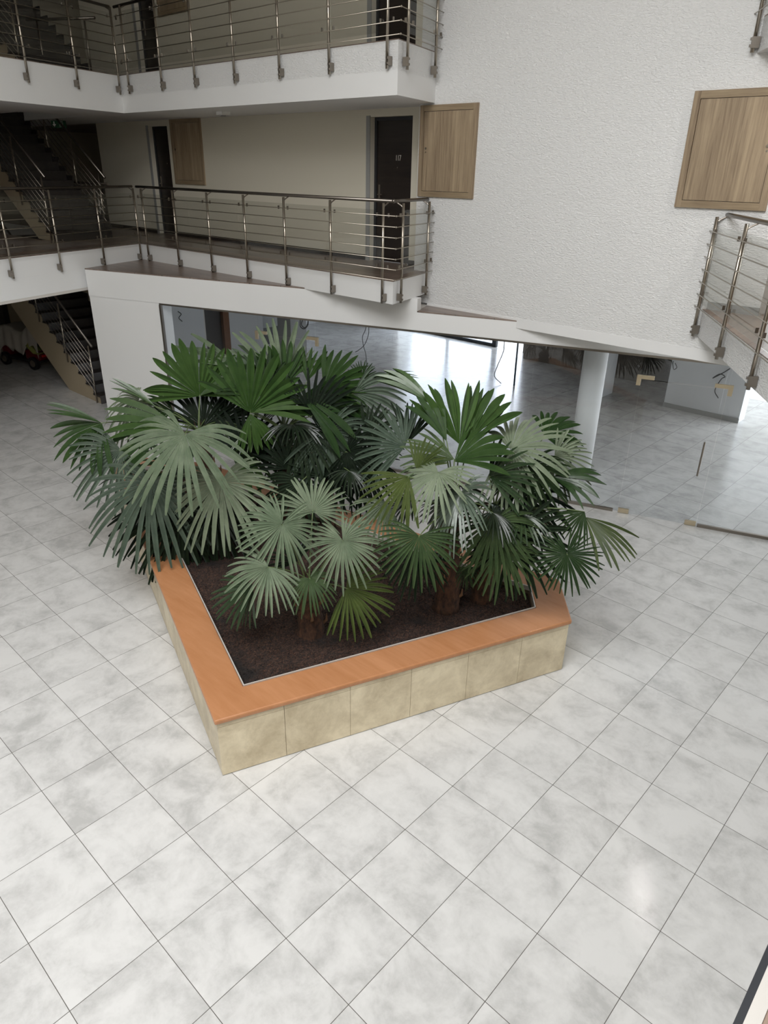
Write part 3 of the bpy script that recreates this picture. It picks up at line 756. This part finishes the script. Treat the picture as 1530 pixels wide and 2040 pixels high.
def railing(path, z, posts, label, open_end=0.1, start_ext=0.0, bays=True):
    """path runs with the court on its right-hand side; posts: (segment, distance, clamp side)"""
    root = thing('railing', label, 'railing', (path[0][0], path[0][1], z), 0, 'steel gallery railings')
    o = Vector((path[0][0], path[0][1], z))
    L = lambda p, h: Vector((p[0], p[1], z + h)) - o
    for seg, d, side in posts:
        p, t = along(path, seg, d); n = Vector((t.y, -t.x))
        c = p + n * 0.055
        k = MB().tube([L(c, -0.32), L(c, 1.015)], 0.0195, 12)
        hr = p - n * 0.05
        pm = k.build('post', STEEL, root, smooth=True)
        MB().tube([L(c, 0.955), L(c - n * 0.035, 0.985), L(hr, 1.022)], 0.009).build('bracket', STEELD, pm)
        q = c + t * 0.034 * side
        m = MB().obox(L(q - n * 0.008, -0.235), (t * 0.015).to_3d(), (n * 0.040).to_3d(), Vector((0, 0, 0.05)))
        m.obox(L(q + n * 0.04, -0.205), (t * 0.012).to_3d(), (n * 0.008).to_3d(), Vector((0, 0, 0.012)))
        m.obox(L(q + n * 0.04, -0.265), (t * 0.012).to_3d(), (n * 0.008).to_3d(), Vector((0, 0, 0.012)))
        m.build('clamp', STEELD, pm)
        for h in (0.027 + 0.139 * 5.9, 0.027 + 0.139 * 1.05):
            for e in (-0.11, 0.11):
                MB().obox(L(c + t * e + n * 0.014, h + 0.02), (t * 0.006).to_3d(), (n * 0.014).to_3d(), Vector((0, 0, 0.024))).build('glass_clip', STEELD, pm)
    rp = offset_path(path, 0.085)
    t0 = (rp[1] - rp[0]).normalized(); t1 = (rp[-1] - rp[-2]).normalized()
    rp = [rp[0] - t0 * start_ext] + rp[1:-1] + [rp[-1] + t1 * open_end]
    for i in range(7):
        h = 0.027 + 0.139 * i
        mb = MB()
        for a, b in zip(rp, rp[1:]): mb.tube([L(a, h), L(b, h)], 0.0062, 8)
        for c in rp[1:-1]: mb.tube([L(c, h - 0.013), L(c, h - 0.009), L(c, h), L(c, h + 0.009), L(c, h + 0.013)], [0.003, 0.010, 0.013, 0.010, 0.003], 8)
        mb.build('rail', STEEL, root, smooth=True)
    hp = offset_path(path, -0.05)
    mb = MB()
    for a, b in zip(hp, hp[1:]): mb.tube([L(a, 1.04), L(b, 1.04)], 0.0235, 14)
    for c in hp[1:-1]: mb.tube([L(c, 1.01), L(c, 1.02), L(c, 1.04), L(c, 1.06), L(c, 1.07)], [0.008, 0.022, 0.03, 0.022, 0.008], 12)
    mb.build('handrail', RAILM, root, smooth=True)
    if bays:
        for (s0, d0, _), (s1, d1, _) in zip(posts, posts[1:]):
            if s0 != s1: continue
            a, t = along(path, s0, d0 + 0.04); b, _t = along(path, s0, d1 - 0.04); n = Vector((t.y, -t.x))
            c = (a + b) / 2 + n * 0.05
            MB().obox(L(c, 0.5), (t * (b - a).length / 2).to_3d(), (n * 0.004).to_3d(), Vector((0, 0, 0.425))).build('glass_panel', GLASSR, root)
    return root


REAR = [(-13.88, 7.75), (-6.99, 7.75), (-7.32, 8.92)]
xs1 = [-13.53, -12.44, -11.355, -10.31, -9.28, -8.22, -7.15]
xs2 = [-13.50, -12.40, -11.40, -10.33, -9.25, -8.20, -7.13]
side = [(1, 0.16, -1), (1, 1.05, -1)]
R_ = railing(REAR, Z1, [(0, x + 13.88, 1) for x in xs1] + side, 'steel railing of the first floor rear gallery, cornering beside door 117', 0.06, -0.22)
R_ = railing(REAR, Z2, [(0, x + 13.88, 1) for x in xs2] + side, 'steel railing of the second floor rear gallery above door 117', 0.06, -0.22)
LEFT = [(edge_x(1.2), 1.2), (-13.88, 7.75)]
ll = math.hypot(LEFT[1][0] - LEFT[0][0], LEFT[1][1] - LEFT[0][1]); k_ = ll / 6.55
lp = [((y - 1.2) * k_, -1) for y in (1.87, 2.83, 3.79, 4.76, 5.73, 6.716, 7.66)]
railing(LEFT, Z1, [(0, d, s) for d, s in lp], 'steel railing of the first floor gallery before the stairs', -0.1, 0)
railing(LEFT, Z2, [(0, d, s) for d, s in lp], 'steel railing of the second floor gallery before the stairs', -0.1, 0)
RIGHT = [(-3.05, 8.92), (-0.15, 4.413)]
railing(RIGHT, Z1, [(0, d, 1) for d in (0.03, 1.22, 2.40, 3.55, 4.45, 5.30)], 'steel railing of the first floor side gallery beside the oak hatch', 0, 0.13)
railing(RIGHT, Z2, [(0, d, 1) for d in (0.03, 1.22, 2.40, 3.55, 4.45, 5.30)], 'steel railing of the second floor side gallery, only its post foot in view', 0, 0.13)


# ------------------------------------------------------------------ stairs
def stairs(x0, z0, n, rise, run, label, low0):
    st_ = thing('staircase', label, 'staircase', (x0, 7.2, z0), 0, 'dark tiled staircases')
    m = rise / run
    mb = MB()
    prof = [(0.0, 0.0)]
    for i in range(n - 1):
        prof += [(-i * run, (i + 1) * rise - 0.03), (-(i + 1) * run, (i + 1) * rise - 0.03)]
    xe = -(n - 1) * run
    prof += [(xe, -(-xe - low0) * -m if False else (-xe - low0) * m), (-low0, 0.0)]
    vs = [(x, y, z) for y in (-0.60, 0.64) for x, z in prof]; k = len(prof)
    mb.add(vs, [tuple(range(k)), tuple(range(2 * k - 1, k - 1, -1))] + [(i, i + k, (i + 1) % k + k, (i + 1) % k) for i in range(k)])
    mb.build('stair_flight', STAIRW, st_)
    for i in range(n - 1):
        MB().box(-(i + 1) * run - 0.01, -i * run + 0.025, -0.625, 0.64, (i + 1) * rise - 0.03, (i + 1) * rise).box(-i * run, -i * run + 0.012, -0.612, 0.64, i * rise, (i + 1) * rise - 0.03).box(-(i + 1) * run - 0.01, -i * run + 0.02, 0.625, 0.645, (i + 1) * rise, (i + 1) * rise + 0.10).build('step', DARKW, st_)
    return st_


def stair_railing(x0, z0, y, length, slope, label, post_x):
    r = thing('stair_railing', label, 'railing', (x0, y, z0), 0, 'stair railings')
    for px in post_x:
        b = MB().tube([(px, 0, -px * slope - 0.08), (px, 0, -px * slope + 1.18)], 0.018, 10).build('post', STEEL, r, smooth=True)
    for i in range(7):
        h = 0.22 + i * 0.132
        MB().tube([(0.05, -0.025, h - 0.05 * slope), (-length, -0.025, h + length * slope)], 0.0065, 6).build('rail', STEELD, r, smooth=True)
    MB().tube([(0.12, 0.03, 1.24 - 0.12 * slope), (-length, 0.03, 1.24 + length * slope)], 0.0235, 12).build('handrail', RAILM, r, smooth=True)
    return r

SL = 0.178 / 0.28
stairs(-14.3, 0, 18, Z1 / 18, 0.28, 'dark tiled staircase rising from the ground floor beside the white pier', 1.5)
stairs(-15.2, Z1, 16, 2.9 / 16, 0.28, 'dark tiled staircase rising from the first floor gallery', 0.75)
stairs(-15.2, Z2, 16, 2.9 / 16, 0.28, 'dark tiled staircase rising from the second floor gallery', 0.75)
stair_railing(-14.45, 0.05, 6.575, 4.6, SL, 'steel railing on the open flank of the ground floor staircase', (0, -1.12, -2.24, -3.36, -4.4))
stair_railing(-15.28, Z1, 6.575, 4.0, SL, 'steel railing on the outer flank of the first floor staircase', (0, -1.12, -2.24, -3.36))
stair_railing(-15.45, Z1, 7.90, 4.0, SL, 'steel railing on the corridor flank of the first floor staircase', (-0.1, -1.12, -2.24, -3.36))
stair_railing(-15.28, Z2, 6.575, 4.0, SL, 'steel railing on the outer flank of the second floor staircase', (0, -1.12, -2.24, -3.36))
g = thing('guard_rail', 'level dark guard rail along the stairwell on the first floor', 'railing', (-15.3, 7.96, Z1))
MB().tube([(0, 0, 1.05), (-3.6, 0, 1.05)], 0.0235, 12).build('handrail', RAILM, g, smooth=True)
for px in (-0.5, -1.9, -3.3): MB().tube([(px, 0, 0), (px, 0, 1.04)], 0.018, 10).build('post', STEELD, g, smooth=True)
g = thing('guard_rail', 'level dark guard rail along the stairwell on the second floor', 'railing', (-14.6, 7.3, Z2))
MB().tube([(0, 0.5, 0.95), (-1.3, -0.2, 0.95)], 0.0235, 12).build('handrail', RAILM, g, smooth=True)
for px, py in ((-0.2, 0.39), (-1.1, -0.09)): MB().tube([(px, py, 0), (px, py, 0.94)], 0.018, 10).build('post', STEELD, g, smooth=True)

# emergency exit sign under the soffit near the stairs
e = thing('exit_sign', 'small green emergency exit sign with arrow and running figure under the soffit', 'sign', (-17.2, 8.0, 5.33), math.radians(38))
e.scale = (0.55, 1, 0.85)
MB().box(-0.29, 0.29, -0.02, 0.02, 0, 0.165).build('sign_panel', GREENS, e)
mb = MB()
mb.add([(x, -0.022, z) for x, z in ((-0.24, 0.085), (-0.165, 0.02), (-0.09, 0.085), (-0.14, 0.085), (-0.14, 0.145), (-0.19, 0.145), (-0.19, 0.085))], [(0, 1, 2, 3, 4, 5, 6)])
mb.build('arrow', WHITE, e)
mb = MB()
mb.box(0.06, 0.075, -0.0225, -0.021, 0.015, 0.15).box(0.06, 0.2, -0.0225, -0.021, 0.14, 0.15).box(0.19, 0.2, -0.0225, -0.021, 0.015, 0.15)
mb.obox((0.13, -0.0215, 0.085), (0.012, 0, 0), (0, 0.0005, 0), (0.006, 0, 0.026))
mb.obox((0.115, -0.0215, 0.045), (0.008, 0, 0), (0, 0.0005, 0), (-0.014, 0, 0.022)).obox((0.15, -0.0215, 0.045), (0.008, 0, 0), (0, 0.0005, 0), (0.012, 0, 0.022))
mb.obox((0.155, -0.0215, 0.095), (0.02, 0, 0.004), (0, 0.0005, 0), (0, 0, 0.006)).tube([(0.14, -0.021, 0.125), (0.14, -0.0225, 0.125)], 0.011, 12)
mb.build('running_figure', WHITE, e)
MB().tube([(-0.2, 0, 0.165), (-0.2, 0, 0.20)], 0.006).tube([(0.2, 0, 0.165), (0.2, 0, 0.20)], 0.006).build('hanger', STEELD, e)
d = thing('smoke_detector', 'small white box fixed to the soffit above the first floor gallery', 'detector', (-11.75, 8.46, 5.5))
MB().box(-0.09, 0.09, -0.09, 0.09, -0.05, 0).build('housing', WHITE, d)
MB().tube([(0, 0, -0.05), (0, 0, -0.07)], 0.04, 16).build('sensor_head', GREYW, d)
d = thing('downlight', 'round ceiling downlight in the second floor side gallery soffit', 'lamp', (-1.86, 8.36, 5.79))
MB().tube([(0, 0, -0.014), (0, 0, 0)], 0.075, 20).build('lamp_ring', STEEL, d)
LED = Mat('lamp_light', (1, 1, 1, 1)); LED.b.inputs['Emission Color'].default_value = (1, 0.96, 0.9, 1); LED.b.inputs['Emission Strength'].default_value = 500
MB().tube([(0, 0, -0.018), (0, 0, -0.014)], 0.06, 20).build('lamp_lens', LED.m, d)

# ------------------------------------------------------------------ planter
def inset(poly, d):
    n = len(poly); P = [Vector(p) for p in poly]; out = []
    for i in range(n):
        a, b, c = P[i - 1], P[i], P[(i + 1) % n]
        t1, t2 = (b - a).normalized(), (c - b).normalized()
        n1, n2 = Vector((-t1.y, t1.x)), Vector((-t2.y, t2.x))
        m = (n1 + n2).normalized()
        q = b + m * d / max(0.25, m.dot(n1)); out.append((q.x, q.y))
    return out

OUT = [(-3.894, 2.29), (-2.533, 5.594), (-3.03, 6.20), (-8.60, 5.41), (-9.46, 4.86), (-9.52, 4.38)]
INN = inset(OUT, 0.335)
BODY = inset(OUT, 0.022)
pl = thing('planter', 'large angular tiled planter with a varnished wooden bench rim', 'planter', (-6, 4.3, 0))
OFF = Vector((-6, 4.3, 0))
def rel(poly): return [(x - OFF.x, y - OFF.y) for x, y in poly]
MB().frame(rel(inset(BODY, 0.012)), rel(inset(OUT, 0.36)), 0.0, 0.578).build('core', Mat('dark_grout', srgb(96, 82, 62), 0.8).m, pl)
mb = MB()
for i in range(len(BODY)):
    a, b = Vector(BODY[i]) - OFF.xy, Vector(BODY[(i + 1) % len(BODY)]) - OFF.xy
    t = (b - a).normalized(); n = Vector((-t.y, t.x)); ln = (b - a).length
    cuts = [0.0]; d0 = 0.565 if i == 0 else 0.6
    while d0 < ln - 0.15: cuts.append(d0); d0 += 0.603
    cuts.append(ln)
    for c0, c1 in zip(cuts, cuts[1:]):
        for z0, z1 in ((0.008, 0.528), (0.531, 0.576)):
            e0, e1 = (0.0 if c0 == 0 else 0.0018), (0.0 if c1 == ln else 0.0018)
            mid = a + t * ((c0 + e0 + c1 - e1) / 2) + n * 0.006
            mb.obox((mid.x, mid.y, (z0 + z1) / 2), (t * ((c1 - e1 - c0 - e0) / 2)).to_3d(), (n * 0.006).to_3d(), Vector((0, 0, (z1 - z0) / 2)))
mb.build('tile_cladding', CLAD, pl)
MB().frame(rel(OUT), rel(INN), 0.578, 0.626).build('bench_rim', BEECH, pl, bevel=0.014)
MB().frame(rel(INN), rel(inset(INN, 0.010)), 0.50, 0.632).build('inner_trim', ALU, pl)
so = MB()
IS = inset(INN, 0.012)
so.prism(IS, 0.30, 0.548)
soil = tag(so.build('soil', SOILM), 'dark brown granules filling the planter bed', 'soil', kind='stuff')
# a few loose granules on the surface
gm = MB()
def inside(p, poly):
    return all((poly[(i + 1) % len(poly)][0] - poly[i][0]) * (p[1] - poly[i][1]) - (poly[(i + 1) % len(poly)][1] - poly[i][1]) * (p[0] - poly[i][0]) > 0 for i in range(len(poly)))
rg = random.Random(3); SI = inset(INN, 0.03); cnt = 0
while cnt < 6500:
    x, y = rg.uniform(-9.3, -2.7), rg.uniform(2.5, 6.1)
    if not inside((x, y), SI): continue
    if rg.random() > 1.25 - 0.12 * (-3 - x) - 0.0 and x < -6.5: continue
    r = rg.uniform(0.007, 0.016); cnt += 1; z = 0.548 + r * 0.25
    a = rg.uniform(0, 6.28); ca, sa = math.cos(a) * r, math.sin(a) * r
    gm.add([(x + ca, y + sa, z), (x - sa, y + ca, z), (x - ca, y - sa, z), (x + sa, y - ca, z), (x, y, z + r * 0.8), (x, y, z - r * 0.8)],
           [(0, 1, 4), (1, 2, 4), (2, 3, 4), (3, 0, 4), (1, 0, 5), (2, 1, 5), (3, 2, 5), (0, 3, 5)])
gr = gm.build('granules', SOILM, soil); gr['kind'] = 'stuff'


# ------------------------------------------------------------------ palms
def blade(h, m, n, R, spread, droop, rg, joined=0.40, step=10.0, blunt=0.34):
    """pleated fan: narrow folded segments joined near the stalk, free and drooping towards the tips"""
    h, m, n = Vector(h), Vector(m).normalized(), Vector(n)
    n = (n - m * n.dot(m)).normalized(); b = n.cross(m)
    sp = math.radians(spread); N = max(4, int(round(spread / step))); da = sp / N
    mb = MB()
    st_ = (0.015, 0.16, 0.30, 0.42, 0.54, 0.66, 0.77, 0.86, 0.94, 1.0)
    for i in range(N):
        a = -sp / 2 + (i + 0.5) * da + rg.uniform(-0.15, 0.15) * da
        L = R * (0.72 + 0.28 * math.cos(a / 2) ** 1.5) * rg.uniform(0.92, 1.05)
        d = m * math.cos(a) + b * math.sin(a); p = -m * math.sin(a) + b * math.cos(a)
        rs = joined * rg.uniform(0.8, 1.2)
        wj = rs * L * math.tan(da / 2) * 1.03
        kink = rg.uniform(0.0, 0.14) if rg.random() < 0.4 else 0.0
        dr = droop * rg.uniform(0.75, 1.3); sway = rg.uniform(-0.05, 0.05)
        vs = []
        for s in st_:
            r = s * L
            if s <= rs: w = r * math.tan(da / 2) * 1.03
            else:
                u = (s - rs) / (1 - rs); w = wj * (1.0 + 0.06 * u - (1.06 - blunt) * u ** 3.2)
            w = max(w, 0.0012)
            c = h + d * r + p * (sway * L * s * s) + n * (0.12 * R * (s - s * s))
            c.z -= R * (dr * s ** 2.3 + kink * max(0, s - 0.55) ** 1.4 * 2.5)
            fold = 0.62 if s <= rs else 0.62 + 0.2 * (s - rs)
            vs += [c - p * w + n * w * fold, c - n * w * fold * 0.6, c + p * w + n * w * fold]
        fs = []
        for j in range(len(st_) - 1):
            k = 3 * j
            fs += [(k, k + 1, k + 4, k + 3), (k + 1, k + 2, k + 5, k + 4)]
        mb.add(vs, fs)
    return mb


LABELS = {
    'F': 'small low fan palm at the front of the planter, leaves close over the soil',
    'R': 'tall fan palm with a thick shaggy trunk and upright new leaves, before the round column',
    'S': 'slimmer-trunked fan palm leaning over the chamfered bench end, a leaf arching past the rim',
    'B': 'tallest fan palm at the back of the planter, spreading before the glass',
    'L': 'fan palm whose long leaves reach over the bench towards the stair hall',
    'K': 'bushy low fan palm hanging grey-green leaves over the long bench side',
    'D': 'dark low fan palm growing in the shade between the taller palms',
}
HGT = {'F': 0.115, 'R': 0.115, 'S': 0.10, 'B': 0.10, 'L': 0.10, 'K': 0.11, 'D': 0.08}
roots = {}
for key, (bs, cr) in PALMS.items():
    bs, cr = Vector(bs), Vector(cr)
    root = thing('fan_palm', LABELS[key], 'palm', bs, 0, 'fan palms in the planter'); roots[key] = (root, bs, cr)
    rg = random.Random(ord(key)); pts = []; rr = []
    ax = cr - bs
    for i in range(13):
        u = i / 12
        pts.append(Vector((math.sin(u * 5 + ord(key)) * 0.012, math.cos(u * 4) * 0.012 - 0.012, -0.04)) * (1 if i else 0) + ax * (u * 0.96) + Vector((0, 0, -0.03 if i == 0 else 0.0)))
        rr.append(HGT[key] * (1.18 - 0.32 * u + 0.10 * math.sin(u * 40)) * (1.15 if i == 0 else 1))
    rr[-1] *= 0.5
    MB().tube(pts, rr, 18).build('trunk', TRUNKM, root, smooth=True)
    for i in range(9):
        u = 0.12 + 0.8 * (i / 9) ; a = i * 2.4 + ord(key)
        c = ax * u; dv = Vector((math.cos(a), math.sin(a), 0)); r0 = HGT[key] * (1.15 - 0.3 * u)
        MB().tube([c + dv * r0 * 0.8, c + dv * (r0 + 0.03) + Vector((0, 0, 0.05)), c + dv * (r0 + 0.035) + Vector((0, 0, 0.13))], [0.02, 0.015, 0.004], 6).build('leaf_stub', STUBM, root)
    # brown fibre tufts round the neck
    tf = MB()
    for i in range(60):
        a = rg.uniform(0, 6.28); u = rg.uniform(0.55, 0.98); c = ax * u; r0 = HGT[key] * (1.1 - 0.3 * u)
        dv = Vector((math.cos(a), math.sin(a), 0)); l = rg.uniform(0.05, 0.16)
        p0 = c + dv * r0 * 0.8; p1 = c + dv * (r0 + 0.03) + Vector((0, 0, l)); w = Vector((-dv.y, dv.x, 0)) * 0.006
        tf.add([p0 - w, p0 + w, p1], [(0, 1, 2)])
    tf.build('trunk_fibre', TRUNKM, root)

def add_frond(key, h, m, n, R, spread, droop, green, rg):
    root, bs, cr = roots[key]
    h = Vector(h)
    kw = dict(joined=0.56, blunt=0.10, step=11.5) if green == 1 else {}
    fr = blade(Vector(h) - bs, m, n, R, spread, droop, rg, **kw).build('frond', GREEN[green], root)
    c0 = cr - bs + Vector((rg.uniform(-0.03, 0.03), rg.uniform(-0.03, 0.03), -0.06))
    e = h - bs; mid = (c0 + e) / 2 + Vector((0, 0, 0.10 * (e - c0).length + 0.02))
    pts = [(1 - t) ** 2 * c0 + 2 * t * (1 - t) * mid + t * t * e for t in [i / 8 for i in range(9)]]
    MB().tube(pts + [e + Vector(m).normalized() * R * 0.06], [0.010 - 0.0006 * i for i in range(9)] + [0.002], 6).build('stalk', STALKM, fr, smooth=True)

for i, (key, h, m, n, R, spread, droop, green) in enumerate(FRONDS):
    add_frond(key, h, m, n, R, spread, droop, green, random.Random(100 + i))
# the hidden undergrowth of each crown: shaded older fronds hanging round the trunk
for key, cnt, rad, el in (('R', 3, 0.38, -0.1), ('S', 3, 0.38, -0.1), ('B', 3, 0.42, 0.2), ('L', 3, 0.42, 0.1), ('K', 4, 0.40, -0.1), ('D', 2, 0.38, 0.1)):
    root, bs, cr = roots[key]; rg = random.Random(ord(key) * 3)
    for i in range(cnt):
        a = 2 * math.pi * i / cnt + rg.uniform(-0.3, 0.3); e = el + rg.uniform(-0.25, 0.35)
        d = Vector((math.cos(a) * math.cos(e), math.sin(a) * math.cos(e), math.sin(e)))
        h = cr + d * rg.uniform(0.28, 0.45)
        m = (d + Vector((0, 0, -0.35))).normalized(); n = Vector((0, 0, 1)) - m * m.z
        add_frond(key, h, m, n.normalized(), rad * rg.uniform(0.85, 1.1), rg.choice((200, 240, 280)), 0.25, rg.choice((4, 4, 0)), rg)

# ------------------------------------------------------------------ covered mobility scooter under the stairs
sc = thing('mobility_scooter', 'dark red mobility scooter parked in the shadow under the stairs', 'scooter', (-18.55, 6.95, 0), math.radians(18))
MB().box(-0.55, 0.62, -0.27, 0.27, 0.16, 0.24).build('footplate', BLACK, sc, bevel=0.03)
MB().box(0.12, 0.66, -0.29, 0.29, 0.22, 0.47).build('rear_body', RED, sc, bevel=0.06)
MB().box(0.655, 0.67, -0.24, -0.1, 0.32, 0.37).box(0.655, 0.67, 0.1, 0.24, 0.32, 0.37).build('tail_light', Mat('red_lens', srgb(210, 40, 46), 0.25).m, sc)
MB().box(0.62, 0.70, -0.3, 0.3, 0.2, 0.25).build('bumper', BLACK, sc, bevel=0.02)
st_ = MB().box(0.1, 0.55, -0.24, 0.24, 0.58, 0.68).box(0.47, 0.57, -0.24, 0.24, 0.68, 1.1).build('seat', BLACK, sc, bevel=0.03)
MB().tube([(0.35, 0, 0.44), (0.35, 0, 0.6)], 0.05, 12).build('seat_post', STEELD, sc)
MB().tube([(-0.6, 0, 0.2), (-0.42, 0, 0.92)], 0.03, 10).tube([(-0.42, -0.25, 0.92), (-0.42, 0.25, 0.92)], 0.018, 10).build('tiller', BLACK, sc)
MB().box(-0.78, -0.5, -0.22, 0.22, 0.2, 0.5).build('front_cowl', RED, sc, bevel=0.06)
for x, y in ((0.42, -0.3), (0.42, 0.3), (-0.62, -0.26), (-0.62, 0.26)):
    w = MB().tube([(x, y - 0.05, 0.16), (x, y - 0.045, 0.16), (x, y + 0.045, 0.16), (x, y + 0.05, 0.16)], [0.13, 0.16, 0.16, 0.13], 24).build('wheel', BLACK, sc)
    MB().tube([(x, y - 0.056, 0.16), (x, y + 0.056, 0.16)], 0.085, 20).build('wheel_hub', STEEL, w)
# dust sheet and cloth thrown over it
def drape(name, nx, ny, f, mat):
    mb = MB(); vs = [f(i / (nx - 1), j / (ny - 1)) for j in range(ny) for i in range(nx)]
    fs = [(j * nx + i, j * nx + i + 1, (j + 1) * nx + i + 1, (j + 1) * nx + i) for j in range(ny - 1) for i in range(nx - 1)]
    mb.add(vs, fs); o = mb.build(name, mat, smooth=True)
    s = o.modifiers.new('thickness', 'SOLIDIFY'); s.thickness = 0.008
    return o
MW = Matrix.Translation((-18.55, 6.95, 0)) @ Matrix.Rotation(math.radians(18), 4, 'Z')
def sheet(u, v):
    x = -0.72 + 1.36 * u; y = -0.50 + 1.0 * v
    top = 0.96 + 0.20 * math.exp(-((x - 0.5) / 0.22) ** 2) + 0.05 * math.exp(-((x + 0.42) / 0.2) ** 2) - 0.08 * math.exp(-((x - 0.05) / 0.2) ** 2)
    s = abs(y) / 0.5; z = top - (0.52 + 0.05 * math.sin(u * 23)) * max(0, s - 0.5) / 0.5 - 0.02 * math.sin(u * 40 + v * 9) * s
    if u > 0.93: z -= 0.3 * (u - 0.93) / 0.07
    if u < 0.07: z -= 0.3 * (0.07 - u) / 0.07
    yy = math.copysign(min(abs(y), 0.29 + 0.09 * max(0, s - 0.5) + 0.02 * math.sin(u * 31)), y)
    return MW @ Vector((x, yy, z))
tag(drape('dust_sheet', 44, 30, sheet, SHEET), 'crumpled grey dust sheet thrown over the parked mobility scooter', 'sheet')
def cloth(u, v):
    x = 0.30 + 0.40 * u; y = -0.34 + 0.3 * v
    z = 0.72 - 0.34 * u - 0.10 * (1 - v) - 0.02 * math.sin(v * 18)
    return MW @ Vector((x + 0.06 * (1 - v), y - 0.06 * (1 - v), max(z, 0.44)))
tag(drape('cloth', 16, 16, cloth, YELLOW), 'yellow-green cloth hanging out under the dust sheet', 'cloth')
